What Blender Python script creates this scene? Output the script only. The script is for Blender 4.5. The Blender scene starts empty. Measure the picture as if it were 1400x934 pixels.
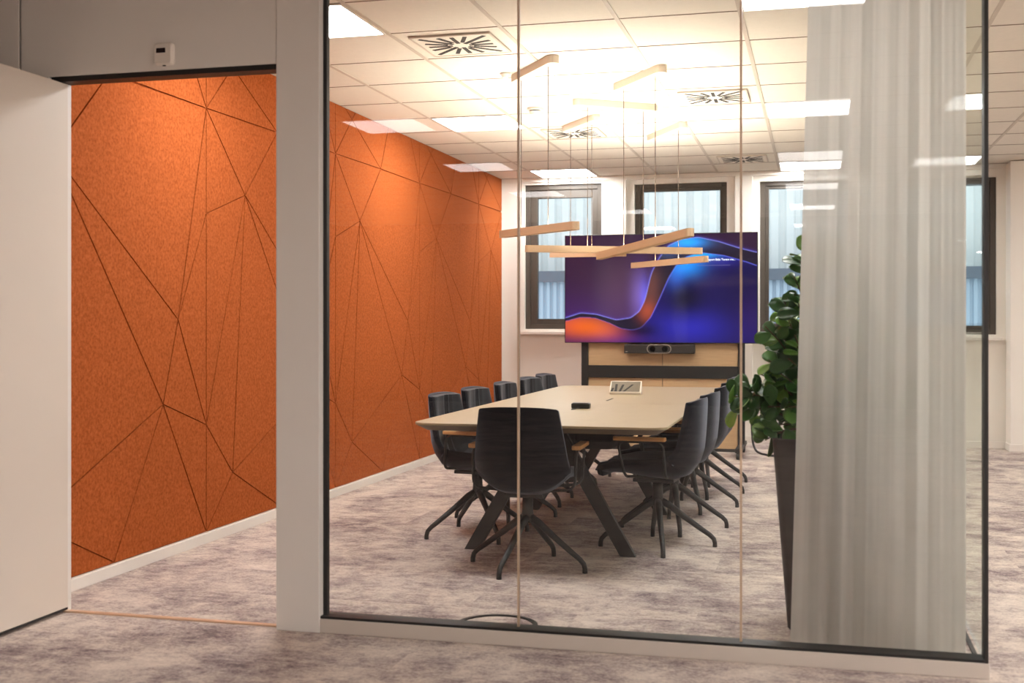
import bpy, bmesh, math, random
import numpy as np
from mathutils import Vector, Matrix
from mathutils.geometry import delaunay_2d_cdt
random.seed(7)
scn = bpy.context.scene
COL = scn.collection
PI = math.pi
H = 2.8538          # ceiling height
FY = 4.49           # plane of the glazed front
WY = 12.72          # inner face of the window wall
LX = -3.387         # felt face
CX = 0.575          # glazed corner

# ------------------------------------------------------------------ camera
cam = bpy.data.cameras.new('camera'); co = bpy.data.objects.new('camera', cam); COL.objects.link(co)
cam.sensor_width = 36; cam.lens = 1615.93/1400*36
cam.shift_y = (442.18-467)/1400
co.location = (0, 0, 1.2538); co.rotation_euler = (PI/2, 0, 0.2528)
cam.dof.use_dof = True; cam.dof.focus_distance = 7.6; cam.dof.aperture_fstop = 3.2
scn.camera = co
scn.view_settings.view_transform = 'Standard'; scn.view_settings.look = 'None'
scn.view_settings.gamma = 1; scn.view_settings.use_curve_mapping = False
scn.view_settings.exposure = 0.9
cy = scn.cycles
cy.max_bounces = 10; cy.diffuse_bounces = 5; cy.glossy_bounces = 4; cy.transparent_max_bounces = 16
cy.sample_clamp_indirect = 6; cy.caustics_reflective = False; cy.caustics_refractive = False

# ------------------------------------------------------------------ materials
def S(r, g, b):
    f = lambda c: (c/255/12.92) if c/255 <= .04045 else ((c/255+.055)/1.055)**2.4
    return (f(r), f(g), f(b), 1)
def newmat(name):
    m = bpy.data.materials.new(name); m.use_nodes = True
    nt = m.node_tree; return m, nt, nt.nodes['Principled BSDF']
def mat(name, col, rough=.6, metal=0, spec=.5, var=.06, scale=8, bump=0, bscale=200, stretch=None):
    m, nt, b = newmat(name)
    b.inputs['Roughness'].default_value = rough; b.inputs['Metallic'].default_value = metal
    b.inputs['Specular IOR Level'].default_value = spec
    tc = nt.nodes.new('ShaderNodeTexCoord'); mp = nt.nodes.new('ShaderNodeMapping')
    nt.links.new(tc.outputs['Object'], mp.inputs[0])
    if stretch: mp.inputs['Scale'].default_value = stretch
    n = nt.nodes.new('ShaderNodeTexNoise'); n.inputs['Scale'].default_value = scale; n.inputs['Detail'].default_value = 4
    nt.links.new(mp.outputs[0], n.inputs['Vector'])
    r = nt.nodes.new('ShaderNodeValToRGB')
    r.color_ramp.elements[0].position = .3; r.color_ramp.elements[1].position = .7
    r.color_ramp.elements[0].color = [c*(1-var) for c in col[:3]]+[1]
    r.color_ramp.elements[1].color = [min(1, c*(1+var)) for c in col[:3]]+[1]
    nt.links.new(n.outputs['Fac'], r.inputs[0]); nt.links.new(r.outputs[0], b.inputs['Base Color'])
    if bump:
        n2 = nt.nodes.new('ShaderNodeTexNoise'); n2.inputs['Scale'].default_value = bscale; n2.inputs['Detail'].default_value = 3
        nt.links.new(mp.outputs[0], n2.inputs['Vector'])
        bp = nt.nodes.new('ShaderNodeBump'); bp.inputs['Strength'].default_value = bump; bp.inputs['Distance'].default_value = .002
        nt.links.new(n2.outputs['Fac'], bp.inputs['Height']); nt.links.new(bp.outputs[0], b.inputs['Normal'])
    return m
def emit(name, col, strength):
    m = bpy.data.materials.new(name); m.use_nodes = True; nt = m.node_tree
    nt.nodes.remove(nt.nodes['Principled BSDF'])
    e = nt.nodes.new('ShaderNodeEmission'); e.inputs[0].default_value = (*col, 1); e.inputs[1].default_value = strength
    nt.links.new(e.outputs[0], nt.nodes['Material Output'].inputs[0]); return m
def glass(name, tint, k=1.6):
    m = bpy.data.materials.new(name); m.use_nodes = True; nt = m.node_tree
    nt.nodes.remove(nt.nodes['Principled BSDF'])
    t = nt.nodes.new('ShaderNodeBsdfTransparent'); t.inputs[0].default_value = (*tint, 1)
    g = nt.nodes.new('ShaderNodeBsdfGlossy'); g.inputs['Roughness'].default_value = 0.0
    fr = nt.nodes.new('ShaderNodeFresnel'); fr.inputs[0].default_value = 1.5
    mu = nt.nodes.new('ShaderNodeMath'); mu.operation = 'MULTIPLY'; mu.inputs[1].default_value = k; mu.use_clamp = True
    mx = nt.nodes.new('ShaderNodeMixShader')
    nt.links.new(fr.outputs[0], mu.inputs[0]); nt.links.new(mu.outputs[0], mx.inputs[0])
    nt.links.new(t.outputs[0], mx.inputs[1]); nt.links.new(g.outputs[0], mx.inputs[2])
    nt.links.new(mx.outputs[0], nt.nodes['Material Output'].inputs[0]); return m

def carpet():
    m, nt, b = newmat('carpet'); N = nt.nodes.new; L = nt.links.new
    b.inputs['Roughness'].default_value = .95; b.inputs['Specular IOR Level'].default_value = .1
    tc = N('ShaderNodeTexCoord')
    br = N('ShaderNodeTexBrick'); br.offset = .5; br.inputs['Scale'].default_value = 1
    br.inputs['Brick Width'].default_value = 1.0; br.inputs['Row Height'].default_value = .5; br.inputs['Mortar Size'].default_value = 0
    br.inputs['Color1'].default_value = (0, 0, 0, 1); br.inputs['Color2'].default_value = (1, 1, 1, 1)
    L(tc.outputs['Object'], br.inputs['Vector'])
    sc = N('ShaderNodeVectorMath'); sc.operation = 'SCALE'; sc.inputs['Scale'].default_value = .55
    L(br.outputs['Color'], sc.inputs[0])
    ad = N('ShaderNodeVectorMath'); ad.operation = 'ADD'
    L(tc.outputs['Object'], ad.inputs[0]); L(sc.outputs[0], ad.inputs[1])
    def noise(vec, scale, stretch, det, rough=.6, dist=0):
        mp = N('ShaderNodeMapping'); mp.inputs['Scale'].default_value = stretch; L(vec, mp.inputs[0])
        n = N('ShaderNodeTexNoise'); n.inputs['Scale'].default_value = scale; n.inputs['Detail'].default_value = det
        n.inputs['Roughness'].default_value = rough; n.inputs['Distortion'].default_value = dist
        L(mp.outputs[0], n.inputs['Vector']); return n.outputs['Fac']
    a = noise(ad.outputs[0], 2.6, (1, 1, 1), 9, .74, .2)
    s = noise(ad.outputs[0], 14.0, (.9, 1.5, 1), 7, .78)
    f = noise(tc.outputs['Object'], 70, (1, 1.0, 1), 4, .8)
    def mixf(x, y, w):
        q = N('ShaderNodeMix'); q.data_type = 'FLOAT'; q.inputs[0].default_value = w; L(x, q.inputs[2]); L(y, q.inputs[3]); return q.outputs[0]
    v = mixf(mixf(a, s, .36), f, .26)
    r = N('ShaderNodeValToRGB'); e = r.color_ramp.elements
    e[0].position = .40; e[0].color = S(110, 96, 100); e[1].position = .61; e[1].color = S(220, 208, 196)
    x = r.color_ramp.elements.new(.47); x.color = S(162, 148, 144)
    x = r.color_ramp.elements.new(.53); x.color = S(198, 185, 175)
    L(v, r.inputs[0]); L(r.outputs[0], b.inputs['Base Color'])
    bp = N('ShaderNodeBump'); bp.inputs['Strength'].default_value = .5; bp.inputs['Distance'].default_value = .004
    L(f, bp.inputs['Height']); L(bp.outputs[0], b.inputs['Normal'])
    return m
def felt():
    m, nt, b = newmat('orange_felt'); N = nt.nodes.new; L = nt.links.new
    b.inputs['Roughness'].default_value = .95; b.inputs['Specular IOR Level'].default_value = .08
    tc = N('ShaderNodeTexCoord')
    n = N('ShaderNodeTexNoise'); n.inputs['Scale'].default_value = 60; n.inputs['Detail'].default_value = 5; n.inputs['Roughness'].default_value = .7
    L(tc.outputs['Object'], n.inputs['Vector'])
    r = N('ShaderNodeValToRGB'); e = r.color_ramp.elements
    e[0].position = .36; e[0].color = (.275, .060, .013, 1); e[1].position = .66; e[1].color = (.44, .115, .030, 1)
    L(n.outputs['Fac'], r.inputs[0]); L(r.outputs[0], b.inputs['Base Color'])
    n2 = N('ShaderNodeTexNoise'); n2.inputs['Scale'].default_value = 250; L(tc.outputs['Object'], n2.inputs['Vector'])
    bp = N('ShaderNodeBump'); bp.inputs['Strength'].default_value = .25; bp.inputs['Distance'].default_value = .002
    L(n2.outputs['Fac'], bp.inputs['Height']); L(bp.outputs[0], b.inputs['Normal'])
    return m
def curtain_mat():
    m = bpy.data.materials.new('sheer_fabric'); m.use_nodes = True; nt = m.node_tree; N = nt.nodes.new; L = nt.links.new
    nt.nodes.remove(nt.nodes['Principled BSDF'])
    d = N('ShaderNodeBsdfDiffuse'); t = N('ShaderNodeBsdfTranslucent'); tr = N('ShaderNodeBsdfTransparent')
    tc = N('ShaderNodeTexCoord'); mp = N('ShaderNodeMapping'); mp.inputs['Scale'].default_value = (900, 900, 300)
    n = N('ShaderNodeTexNoise'); n.inputs['Scale'].default_value = 1
    L(tc.outputs['Object'], mp.inputs[0]); L(mp.outputs[0], n.inputs['Vector'])
    r = N('ShaderNodeValToRGB'); r.color_ramp.elements[0].color = (.62, .60, .555, 1); r.color_ramp.elements[1].color = (.69, .665, .62, 1)
    L(n.outputs['Fac'], r.inputs[0]); L(r.outputs[0], d.inputs[0]); L(r.outputs[0], t.inputs[0])
    m1 = N('ShaderNodeMixShader'); m1.inputs[0].default_value = .46; L(d.outputs[0], m1.inputs[1]); L(t.outputs[0], m1.inputs[2])
    m2 = N('ShaderNodeMixShader'); m2.inputs[0].default_value = .05; L(m1.outputs[0], m2.inputs[1]); L(tr.outputs[0], m2.inputs[2])
    L(m2.outputs[0], nt.nodes['Material Output'].inputs[0]); return m
def leafmat():
    m, nt, b = newmat('leaf'); N = nt.nodes.new; L = nt.links.new
    b.inputs['Roughness'].default_value = .32; b.inputs['Specular IOR Level'].default_value = .45
    g = N('ShaderNodeNewGeometry'); r = N('ShaderNodeValToRGB'); e = r.color_ramp.elements
    e[0].color = (.02, .065, .018, 1); e[1].color = (.18, .34, .05, 1)
    x = e.new(.6); x.color = (.05, .15, .03, 1)
    L(g.outputs['Random Per Island'], r.inputs[0]); L(r.outputs[0], b.inputs['Base Color']); return m
def screenmat():
    m, nt, b = newmat('display_picture'); N = nt.nodes.new; L = nt.links.new
    b.inputs['Base Color'].default_value = (.01, .01, .012, 1); b.inputs['Roughness'].default_value = .04; b.inputs['Specular IOR Level'].default_value = .22
    a = N('ShaderNodeVertexColor'); a.layer_name = 'picture'
    L(a.outputs[0], b.inputs['Emission Color']); b.inputs['Emission Strength'].default_value = .5
    return m

M = dict(
    carpet=carpet(), felt=felt(), sheer=curtain_mat(), leaf=leafmat(), display=screenmat(),
    wall=mat('warm_white_paint', S(238, 233, 225), .85, var=.015, scale=2),
    greywall=mat('grey_wall_paint', S(112, 104, 98), .85, var=.02, scale=2),
    panel=mat('partition_panel_grey', S(222, 217, 211), .55, var=.01, scale=2),
    leafdoor=mat('door_laminate', S(214, 203, 192), .5, var=.01, scale=2),
    tile=mat('ceiling_tile', S(226, 218, 206), .9, var=.02, scale=30, bump=.2, bscale=300),
    tbar=mat('ceiling_grid_bar', S(196, 184, 170), .6, var=.02),
    joint=mat('ceiling_joint', S(120, 98, 78), .8, var=.02),
    white=mat('white_lacquer', S(232, 226, 218), .5, var=.015),
    rail=mat('rail_beige', S(196, 186, 176), .45, var=.015),
    gasket=mat('black_gasket', S(26, 24, 23), .5),
    seam=mat('glass_joint_silicone', S(190, 166, 142), .4),
    brass=mat('threshold_brass', S(222, 190, 160), .35, metal=.3),
    frame=mat('window_frame_brown_grey', S(74, 66, 58), .5, var=.03),
    pane=glass('clear_glass', (.985, .992, .985), .8), sidepane=glass('side_glass', (.96, .985, .97), .2),
    wpane=glass('window_glass', (.93, .96, .97), 1.2),
    table=mat('table_top_laminate', S(160, 143, 112), .38, var=.03, scale=5, stretch=(6, .7, 1), spec=.4),
    tedge=mat('table_edge_brown', S(104, 90, 74), .5, var=.04),
    black=mat('black_powder_coat', S(25, 25, 26), .5, var=.05),
    fabric=mat('charcoal_fabric', S(24, 24, 29), .95, spec=.1, var=.12, scale=60, bump=.3, bscale=500),
    cushion=mat('charcoal_cushion', S(42, 43, 48), .8, spec=.25, var=.1, scale=40, bump=.25, bscale=300),
    oak=mat('oak_arm', S(205, 150, 92), .5, var=.12, scale=10, stretch=(8, 1, 8)),
    ash=mat('pale_wood_veneer', S(192, 162, 124), .5, var=.07, scale=6, stretch=(1, 1, 14)),
    pend=mat('pendant_beige', S(205, 174, 140), .5, var=.03),
    canopy=mat('canopy_white', S(238, 226, 208), .5, var=.01),
    wire=mat('pendant_wire', S(92, 76, 62), .5),
    plastic=mat('white_plastic', S(224, 216, 206), .4, var=.01),
    darkglass=mat('dark_display_window', S(32, 10, 14), .15),
    bezel=mat('black_bezel', S(14, 14, 16), .3),
    videobar=mat('video_bar_black', S(38, 35, 34), .5),
    ring=mat('metal_ring_grey', S(165, 158, 150), .35, metal=.5),
    lens=mat('camera_lens', S(8, 8, 10), .08, spec=.8),
    planter=mat('planter_dark', S(58, 50, 48), .6, var=.12, scale=8, bump=.2, bscale=60, stretch=(1, 1, 5)),
    soil=mat('soil', S(52, 40, 32), .95, var=.4, scale=60, bump=1, bscale=80),
    stem=mat('stem_bark', S(84, 70, 48), .8, var=.2, scale=30),
    alu=mat('silver_casing', S(200, 190, 178), .35, metal=.4),
    console=mat('console_glass', S(112, 105, 94), .12),
    dark=mat('dark_slot', S(15, 12, 10), .7),
    tray=mat('dark_felt_tray', S(31, 31, 36), .9),
    clad=mat('white_corrugated_sheet', S(214, 218, 218), .6, var=.06, scale=1.2, stretch=(3, 1, .3)),
    cladblue=mat('blue_corrugated_sheet', S(160, 176, 192), .6, var=.06, scale=2, stretch=(3, 1, .3)),
    ledge=mat('dark_ledge', S(92, 100, 112), .6),
    panel_light=emit('light_panel_diffuser', (1, .985, .98), 18.5),
    hall_light=emit('hall_light_diffuser', (1, .96, .95), 5.2), side_fill=emit('side_fill_emitter', (1, .96, .94), 34.0),  # the side emitter serves only the added out-of-view panels
    pend_light=emit('pendant_uplight', (1, .92, .79), 98.0),
    text=emit('display_text', (.85, .88, 1), .9),
)

for k_, w_ in (('fabric', .35), ('cushion', .3)):
    b_ = M[k_].node_tree.nodes['Principled BSDF']; b_.inputs['Sheen Weight'].default_value = w_; b_.inputs['Sheen Roughness'].default_value = .4; b_.inputs['Sheen Tint'].default_value = (.8, .85, 1, 1)

# ------------------------------------------------------------------ mesh helpers
class MB:
    def __init__(s): s.v = []; s.f = []; s.m = []
    def add(s, vs, fs, mi=0):
        o = len(s.v); s.v += [tuple(p) for p in vs]; s.f += [tuple(i+o for i in q) for q in fs]; s.m += [mi]*len(fs)
        return s
    def box(s, x0, x1, y0, y1, z0, z1, mi=0):
        return s.add([(x0,y0,z0),(x1,y0,z0),(x1,y1,z0),(x0,y1,z0),(x0,y0,z1),(x1,y0,z1),(x1,y1,z1),(x0,y1,z1)],
              [(0,3,2,1),(4,5,6,7),(0,1,5,4),(1,2,6,5),(2,3,7,6),(3,0,4,7)], mi)
    def beam(s, a, b, w, h, up=(0, 0, 1), mi=0):
        a = Vector(a); b = Vector(b); d = (b-a).normalized(); u = Vector(up); x = d.cross(u).normalized(); u = x.cross(d)
        x *= w/2; u *= h/2
        vs = [a-x-u, a+x-u, a+x+u, a-x+u, b-x-u, b+x-u, b+x+u, b-x+u]
        return s.add(vs, [(0,1,2,3),(7,6,5,4),(4,5,1,0),(5,6,2,1),(6,7,3,2),(7,4,0,3)], mi)
    def tube(s, pts, rad, n=10, mi=0, cap=True):
        pts = [Vector(p) for p in pts]
        if not isinstance(rad, (list, tuple)): rad = [rad]*len(pts)
        vs = []; prev = None
        for i, p in enumerate(pts):
            t = (pts[min(i+1, len(pts)-1)]-pts[max(i-1, 0)]).normalized()
            if prev is None:
                x = t.orthogonal().normalized()
            else:
                x = (prev - t*prev.dot(t)).normalized()
            prev = x; y = t.cross(x)
            for k in range(n):
                a = 2*PI*k/n; vs.append(p+(x*math.cos(a)+y*math.sin(a))*rad[i])
        fs = []
        for i in range(len(pts)-1):
            for k in range(n):
                fs.append((i*n+k, i*n+(k+1)%n, (i+1)*n+(k+1)%n, (i+1)*n+k))
        if cap:
            fs.append(tuple(reversed(range(n)))); o = (len(pts)-1)*n; fs.append(tuple(o+k for k in range(n)))
        return s.add(vs, fs, mi)
    def loft(s, rings, mi=0, cap=True):
        n = len(rings[0]); vs = [p for r in rings for p in r]; fs = []
        for i in range(len(rings)-1):
            for k in range(n): fs.append((i*n+k, i*n+(k+1)%n, (i+1)*n+(k+1)%n, (i+1)*n+k))
        if cap:
            fs.append(tuple(reversed(range(n)))); o = (len(rings)-1)*n; fs.append(tuple(o+k for k in range(n)))
        return s.add(vs, fs, mi)
    def cyl(s, c, r, z0, z1, n=24, mi=0, r1=None):
        r1 = r if r1 is None else r1
        R = lambda rr, z: [(c[0]+rr*math.cos(2*PI*k/n), c[1]+rr*math.sin(2*PI*k/n), z) for k in range(n)]
        return s.loft([R(r, z0), R(r1, z1)], mi)
    def build(s, name, m, parent=None, smooth=False, bevel=0, seg=2, sub=0, loc=None, rz=None):
        me = bpy.data.meshes.new(name); me.from_pydata(s.v, [], s.f)
        ms = m if isinstance(m, (list, tuple)) else [m]
        for x in ms: me.materials.append(x)
        me.polygons.foreach_set('material_index', s.m)
        bm = bmesh.new(); bm.from_mesh(me); bmesh.ops.recalc_face_normals(bm, faces=bm.faces); bm.to_mesh(me); bm.free()
        if smooth: me.polygons.foreach_set('use_smooth', [True]*len(me.polygons))
        me.update()
        o = bpy.data.objects.new(name, me); COL.objects.link(o)
        if parent: o.parent = parent
        if loc: o.location = loc
        if rz is not None: o.rotation_euler.z = rz
        if bevel:
            b = o.modifiers.new('bevel', 'BEVEL'); b.width = bevel; b.segments = seg; b.limit_method = 'ANGLE'; b.angle_limit = math.radians(40)
        if sub:
            q = o.modifiers.new('subd', 'SUBSURF'); q.levels = sub; q.render_levels = sub
        return o
def tag(o, label, cat, group=None):
    o['label'] = label; o['category'] = cat
    if group: o['group'] = group
    return o
def thing(name, label, cat, loc=(0, 0, 0), rz=0, group=None):
    o = bpy.data.objects.new(name, None); o.empty_display_size = .1; COL.objects.link(o)
    o.location = loc; o.rotation_euler.z = rz
    return tag(o, label, cat, group)
def struct(name, mb, m, **k):
    o = mb.build(name, m, **k); o['kind'] = 'structure'; return o
def copy_tree(o, parent=None):
    c = o.copy(); COL.objects.link(c)
    if parent: c.parent = parent
    for ch in list(o.children): copy_tree(ch, c)
    return c
def stadium(cx, cy, L, w, ang, z, n=8):
    r = w/2; h = L/2-r; out = []
    for k in range(n+1):
        a = -PI/2+PI*k/n; out.append((h+r*math.cos(a), r*math.sin(a)))
    for k in range(n+1):
        a = PI/2+PI*k/n; out.append((-h+r*math.cos(a), r*math.sin(a)))
    c, s_ = math.cos(ang), math.sin(ang)
    return [(cx+c*x-s_*y, cy+s_*x+c*y, z) for x, y in out]
def rrect(x0, x1, y0, y1, r, z, n=6):
    out = []
    for (cx, cy, a0) in ((x1-r, y1-r, 0), (x0+r, y1-r, PI/2), (x0+r, y0+r, PI), (x1-r, y0+r, 1.5*PI)):
        for k in range(n+1):
            a = a0+PI/2*k/n; out.append((cx+r*math.cos(a), cy+r*math.sin(a), z))
    return out

# ------------------------------------------------------------------ setting
XA, XB, YA = -7.6, 5.4, -9.2
struct('floor', MB().box(XA, XB, YA, WY+.3, -.12, 0), M['carpet'])

GX0, GDX, GY0, GDY = -3.5622, .6358, 6.1465, .65
LIGHTS = [(1, -1), (5, -1), (1, 4), (5, 4), (1, 9), (5, 9)]
CORR = [(0, -10), (5, -10), (0, -14), (5, -14), (0, -18), (5, -18), (1, -22), (5, -22)]
SIDE_FILL = [(9, -8), (9, -12), (11, -14), (11, -10), (11, -6), (11, -3), (11, 2), (11, 7)]  # unseen panels added out of view to brighten door leaf, partition and walls
VENTS = [(2, 0), (4, 3), (2, 5), (4, 8)]
cb = MB(); cb.box(XA, XB, YA, WY+.3, H, H+.1, 0)
i = -6
while GX0+GDX*i < XB:
    x = GX0+GDX*i
    if x > XA: cb.box(x-.012, x+.012, YA, WY, H-.004, H+.001, 1)
    i += 1
j = -23
while GY0+GDY*j < WY:
    y = GY0+GDY*j
    if y > YA: cb.box(XA, XB, y-.004, y+.004, H-.0025, H+.001, 2)
    j += 1
struct('ceiling', cb, [M['tile'], M['tbar'], M['joint']])

# window wall with four openings
WINS = [(-3.143, -2.278, 1.191, 2.785, .134, .114, .147, .113), (-1.917, -.93, 1.175, 2.758, .088, .077, .078, .09),
        (-.587, .40, 1.165, 2.750, .091, .088, .075, .09), (.76, 1.745, 1.141, 2.729, .09, .09, .075, .09)]
wb = MB(); xs = [XA]+[q for w in WINS for q in w[:2]]+[XB]
for k in range(0, len(xs), 2): wb.box(xs[k], xs[k+1], WY, WY+.3, 0, H)
for w in WINS:
    wb.box(w[0], w[1], WY, WY+.3, 0, w[2]); wb.box(w[0], w[1], WY, WY+.3, w[3], H)
struct('wall_back', wb, M['wall'])
struct('trim_1', MB().box(LX, XB, WY-.03, WY, H-.045, H), M['white'], bevel=.004)
struct('trim_2', MB().box(-2.19, -2.0, WY-.05, WY, 0, H-.045), M['wall'], bevel=.004)
struct('trim_3', MB().box(-.845, -.66, WY-.05, WY, 0, H-.045), M['wall'], bevel=.004)
struct('trim_4', MB().box(.45, .71, WY-.05, WY, 0, H-.045), M['wall'], bevel=.004)
struct('trim_5', MB().box(1.83, 2.5, WY-.3, WY, 0, H-.01), M['wall'], bevel=.004)
bb = MB()
bb.box(LX, 1.83, WY-.065, WY-.05, 0, .07); bb.box(1.815, 2.515, WY-.318, WY-.3, 0, .07); bb.box(1.815, 1.83, WY-.3, WY-.065, 0, .07)
bb.box(2.5, 2.515, WY-.3, WY-.015, 0, .07); bb.box(2.515, XB, WY-.015, WY, 0, .07)
struct('baseboard_back', bb, M['white'], bevel=.003)
for n, (x0, x1, z0, z1, fl, fr, ft, fb) in enumerate(WINS, 1):
    y = WY+.045
    fo = MB(); hf = .055
    for a in ((x0, x0+hf, z0, z1), (x1-hf, x1, z0, z1), (x0+hf, x1-hf, z1-min(hf, ft*.6), z1), (x0+hf, x1-hf, z0, z0+hf)):
        fo.box(a[0], a[1], y, y+.09, a[2], a[3])
    w = struct('window_%d' % n, fo, M['frame'], bevel=.004)
    sa = MB(); ht = min(hf, ft*.6)
    for a in ((x0+hf, x0+fl, z0+hf, z1-ht), (x1-fr, x1-hf, z0+hf, z1-ht), (x0+fl, x1-fr, z1-ft, z1-ht), (x0+fl, x1-fr, z0+hf, z0+fb)):
        sa.box(a[0], a[1], y+.018, y+.08, a[2], a[3])
    sa.build('sash', M['frame'], w, bevel=.004)
    MB().box(x0+fl-.005, x1-fr+.005, y+.05, y+.056, z0+fb-.005, z1-ft+.005).build('pane', M['wpane'], w)
    MB().box(x0-.05, x1+.05, WY-.075, y, z0-.06, z0-.025).build('window_sill', M['white'], w, bevel=.005)

# walls round the rest of the floor
struct('wall_left', MB().box(LX-.13, LX-.024, FY+.05, WY, 0, H), M['wall'])
struct('wall_outer_left', MB().box(XA-.15, XA, YA, FY+.05, 0, H), M['greywall'])
struct('wall_right', MB().box(XB, XB+.15, YA, WY, 0, H), M['wall'])
struct('wall_rear', MB().box(XA, XB, YA-.15, YA, 0, H), M['greywall'])
struct('baseboard_left', MB().box(LX-.024, LX+.022, FY+.05, WY-.07, 0, .058), M['white'], bevel=.003)

# glazed front: panels, rails, panes
F0, F1 = FY-.05, FY+.05
struct('wall_front', MB().box(XA, -3.362, F0, F1, 0, H), M['panel'], bevel=.002)
struct('trim_6', MB().box(-3.362, -3.352, F0+.012, F1, 0, H), M['gasket'])
tp = MB(); tp.box(-3.352, -2.144, F0, F1, 2.318, H-.002)
struct('trim_7', tp, M['panel'], bevel=.002)
struct('trim_8', MB().box(-3.352, -3.212, F0, F1-.004, 0, 2.318).box(-3.212, -3.168, FY+.004, F1-.004, 0, 2.318), M['panel'], bevel=.002)
struct('trim_9', MB().box(-3.206, -2.144, F0+.01, F1-.01, 2.296, 2.318), M['gasket'])
struct('trim_10', MB().box(-2.142, -1.952, F0-.004, F1, 0, H-.002), M['panel'], bevel=.003)
struct('trim_11', MB().box(-1.952, -1.936, FY-.014, FY+.014, .056, H-.05), M['gasket'])
struct('trim_12', MB().box(-1.952, CX+.012, F0, F1, 0, .056), M['rail'], bevel=.003)
struct('trim_13', MB().box(-1.952, CX, F0+.008, F1-.01, .056, .066), M['gasket'])
struct('trim_14', MB().box(-1.952, CX+.012, F0, F1, H-.05, H-.002), M['rail'], bevel=.003)
struct('trim_15', MB().box(CX-.006, CX+.008, F0+.004, F1-.03, .056, H-.05), M['gasket'])
struct('trim_16', MB().box(-3.168, -2.142, FY-.012, FY+.018, 0, .006), M['brass'])
gx = [-1.948, -1.133, -.276, CX-.006]
for k in range(3):
    struct('window_%d' % (5+k), MB().box(gx[k]+.003, gx[k+1]-(.003 if k < 2 else -.004), FY-.006, FY+.006, .062, H-.05), M['pane'])
for k, x in enumerate(gx[1:3]):
    struct('trim_%d' % (17+k), MB().box(x-.004, x+.004, FY-.007, FY+.007, .066, H-.05), M['seam'])
struct('window_8', MB().box(CX-.005, CX+.007, F1-.03, WY-.05, .056, H-.05), M['sidepane'])
struct('trim_19', MB().box(CX-.007, CX+.009, F1, WY-.06, 0, .008), M['gasket'], bevel=.001)
struct('trim_20', MB().box(CX-.03, CX+.012, F1, WY-.06, H-.05, H-.002), M['rail'], bevel=.003)

# open door leaf
d = struct('door_1', MB().box(-3.204, -3.152, 3.50, FY, .012, 2.292), M['leafdoor'], bevel=.003)
MB().box(-3.1525, -3.1505, 3.505, FY-.004, .012, .022).build('door_bottom_seal', M['gasket'], d)
t = thing('room_sensor', 'small white wall sensor with dark display above the doorway', 'sensor', (-2.648, F0, 2.381))
body = MB(); body.loft([[(x, 0, z) for x, z, _ in rrect(-.042, .042, -.046, .046, .012, 0)], [(x, -.018, z) for x, z, _ in rrect(-.042, .042, -.046, .046, .012, 0)],
                        [(x, -.024, z) for x, z, _ in rrect(-.036, .036, -.040, .040, .010, 0)]])
body.build('casing', M['plastic'], t)
MB().box(-.030, .012, -.0255, -.023, .004, .024).build('display_window', M['darkglass'], t)
MB().box(-.006, .006, -.016, -.008, -.050, -.045).build('probe', M['gasket'], t)

# ------------------------------------------------------------------ felt wall panels with cut grooves
# pattern nodes (u along the panel 0..1, z) measured on the wall
f_, t_, y0_, h_ = 1615.93, .2528, 442.18, 1.2538
def on_felt(px, py):
    r = (px-700)/f_; v = Vector((math.cos(t_)*r-math.sin(t_), math.sin(t_)*r+math.cos(t_), -(py-y0_)/f_))
    k = LX/v.x; return v.y*k, v.z*k+h_
SEAM = [on_felt(282, 450)[0], on_felt(457.6, 450)[0], on_felt(573, 450)[0], on_felt(654.5, 450)[0]]
W_ = (SEAM[3]-SEAM[0])/3
S0 = SEAM[0]
def uz(px, py, shift=0):
    y, z = on_felt(px, py); return ((y-S0)/W_+shift, z)
Ns = dict(S0=(0, uz(282, 148)[1]), M0=(0, uz(282, 292)[1]), N5=(0, uz(282, 581)[1]), Bs=(0, .06))
Ns.update(N2=uz(335, 267), P=uz(379, 181), N6=uz(318, 646), N3=uz(243.5, 437, 1), N4=uz(223, 553, 1), B1=uz(156, 769, 1))
for q in ('S0', 'M0', 'N5', 'Bs'): Ns[q+'r'] = (1, Ns[q][1])
zt = H
def ext(a, px, py, shift=0):
    b = uz(px, py, shift); a = Ns[a]; k = (zt-a[1])/(b[1]-a[1]); return (a[0]+(b[0]-a[0])*k, zt)
SEG = [('S0', 'N2'), ('N2', 'M0'), ('N2', 'P'), ('P', 'S0'), ('P', 'S0r'), ('N2', 'N5'), ('N2', 'N6'), ('N2', 'N3'), ('N2', 'N4'), ('N5', 'N6'), ('N6', 'B1'),
       ('N6', 'Bs'), ('N3', 'S0r'), ('N3', 'M0r'), ('N3', 'N5r'), ('N3', 'N4'), ('N4', 'N5r'), ('N4', 'Bsr'), ('N4', 'B1'), ('N4', 'N6')]
SEGS = [(Ns[a], Ns[b]) for a, b in SEG]
SEGS += [(Ns['P'], ext('P', 327, 105)), (Ns['P'], ext('P', 145, 114, 1)), (Ns['S0'], ext('S0', 309, 106))]
e1 = ext('S0', 270, 107); e2 = ext('S0', 180, 112)
SEGS += [(Ns['S0r'], (1+e1[0], zt)), (Ns['S0r'], (1+e2[0], zt))]
GW = .0042
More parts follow.
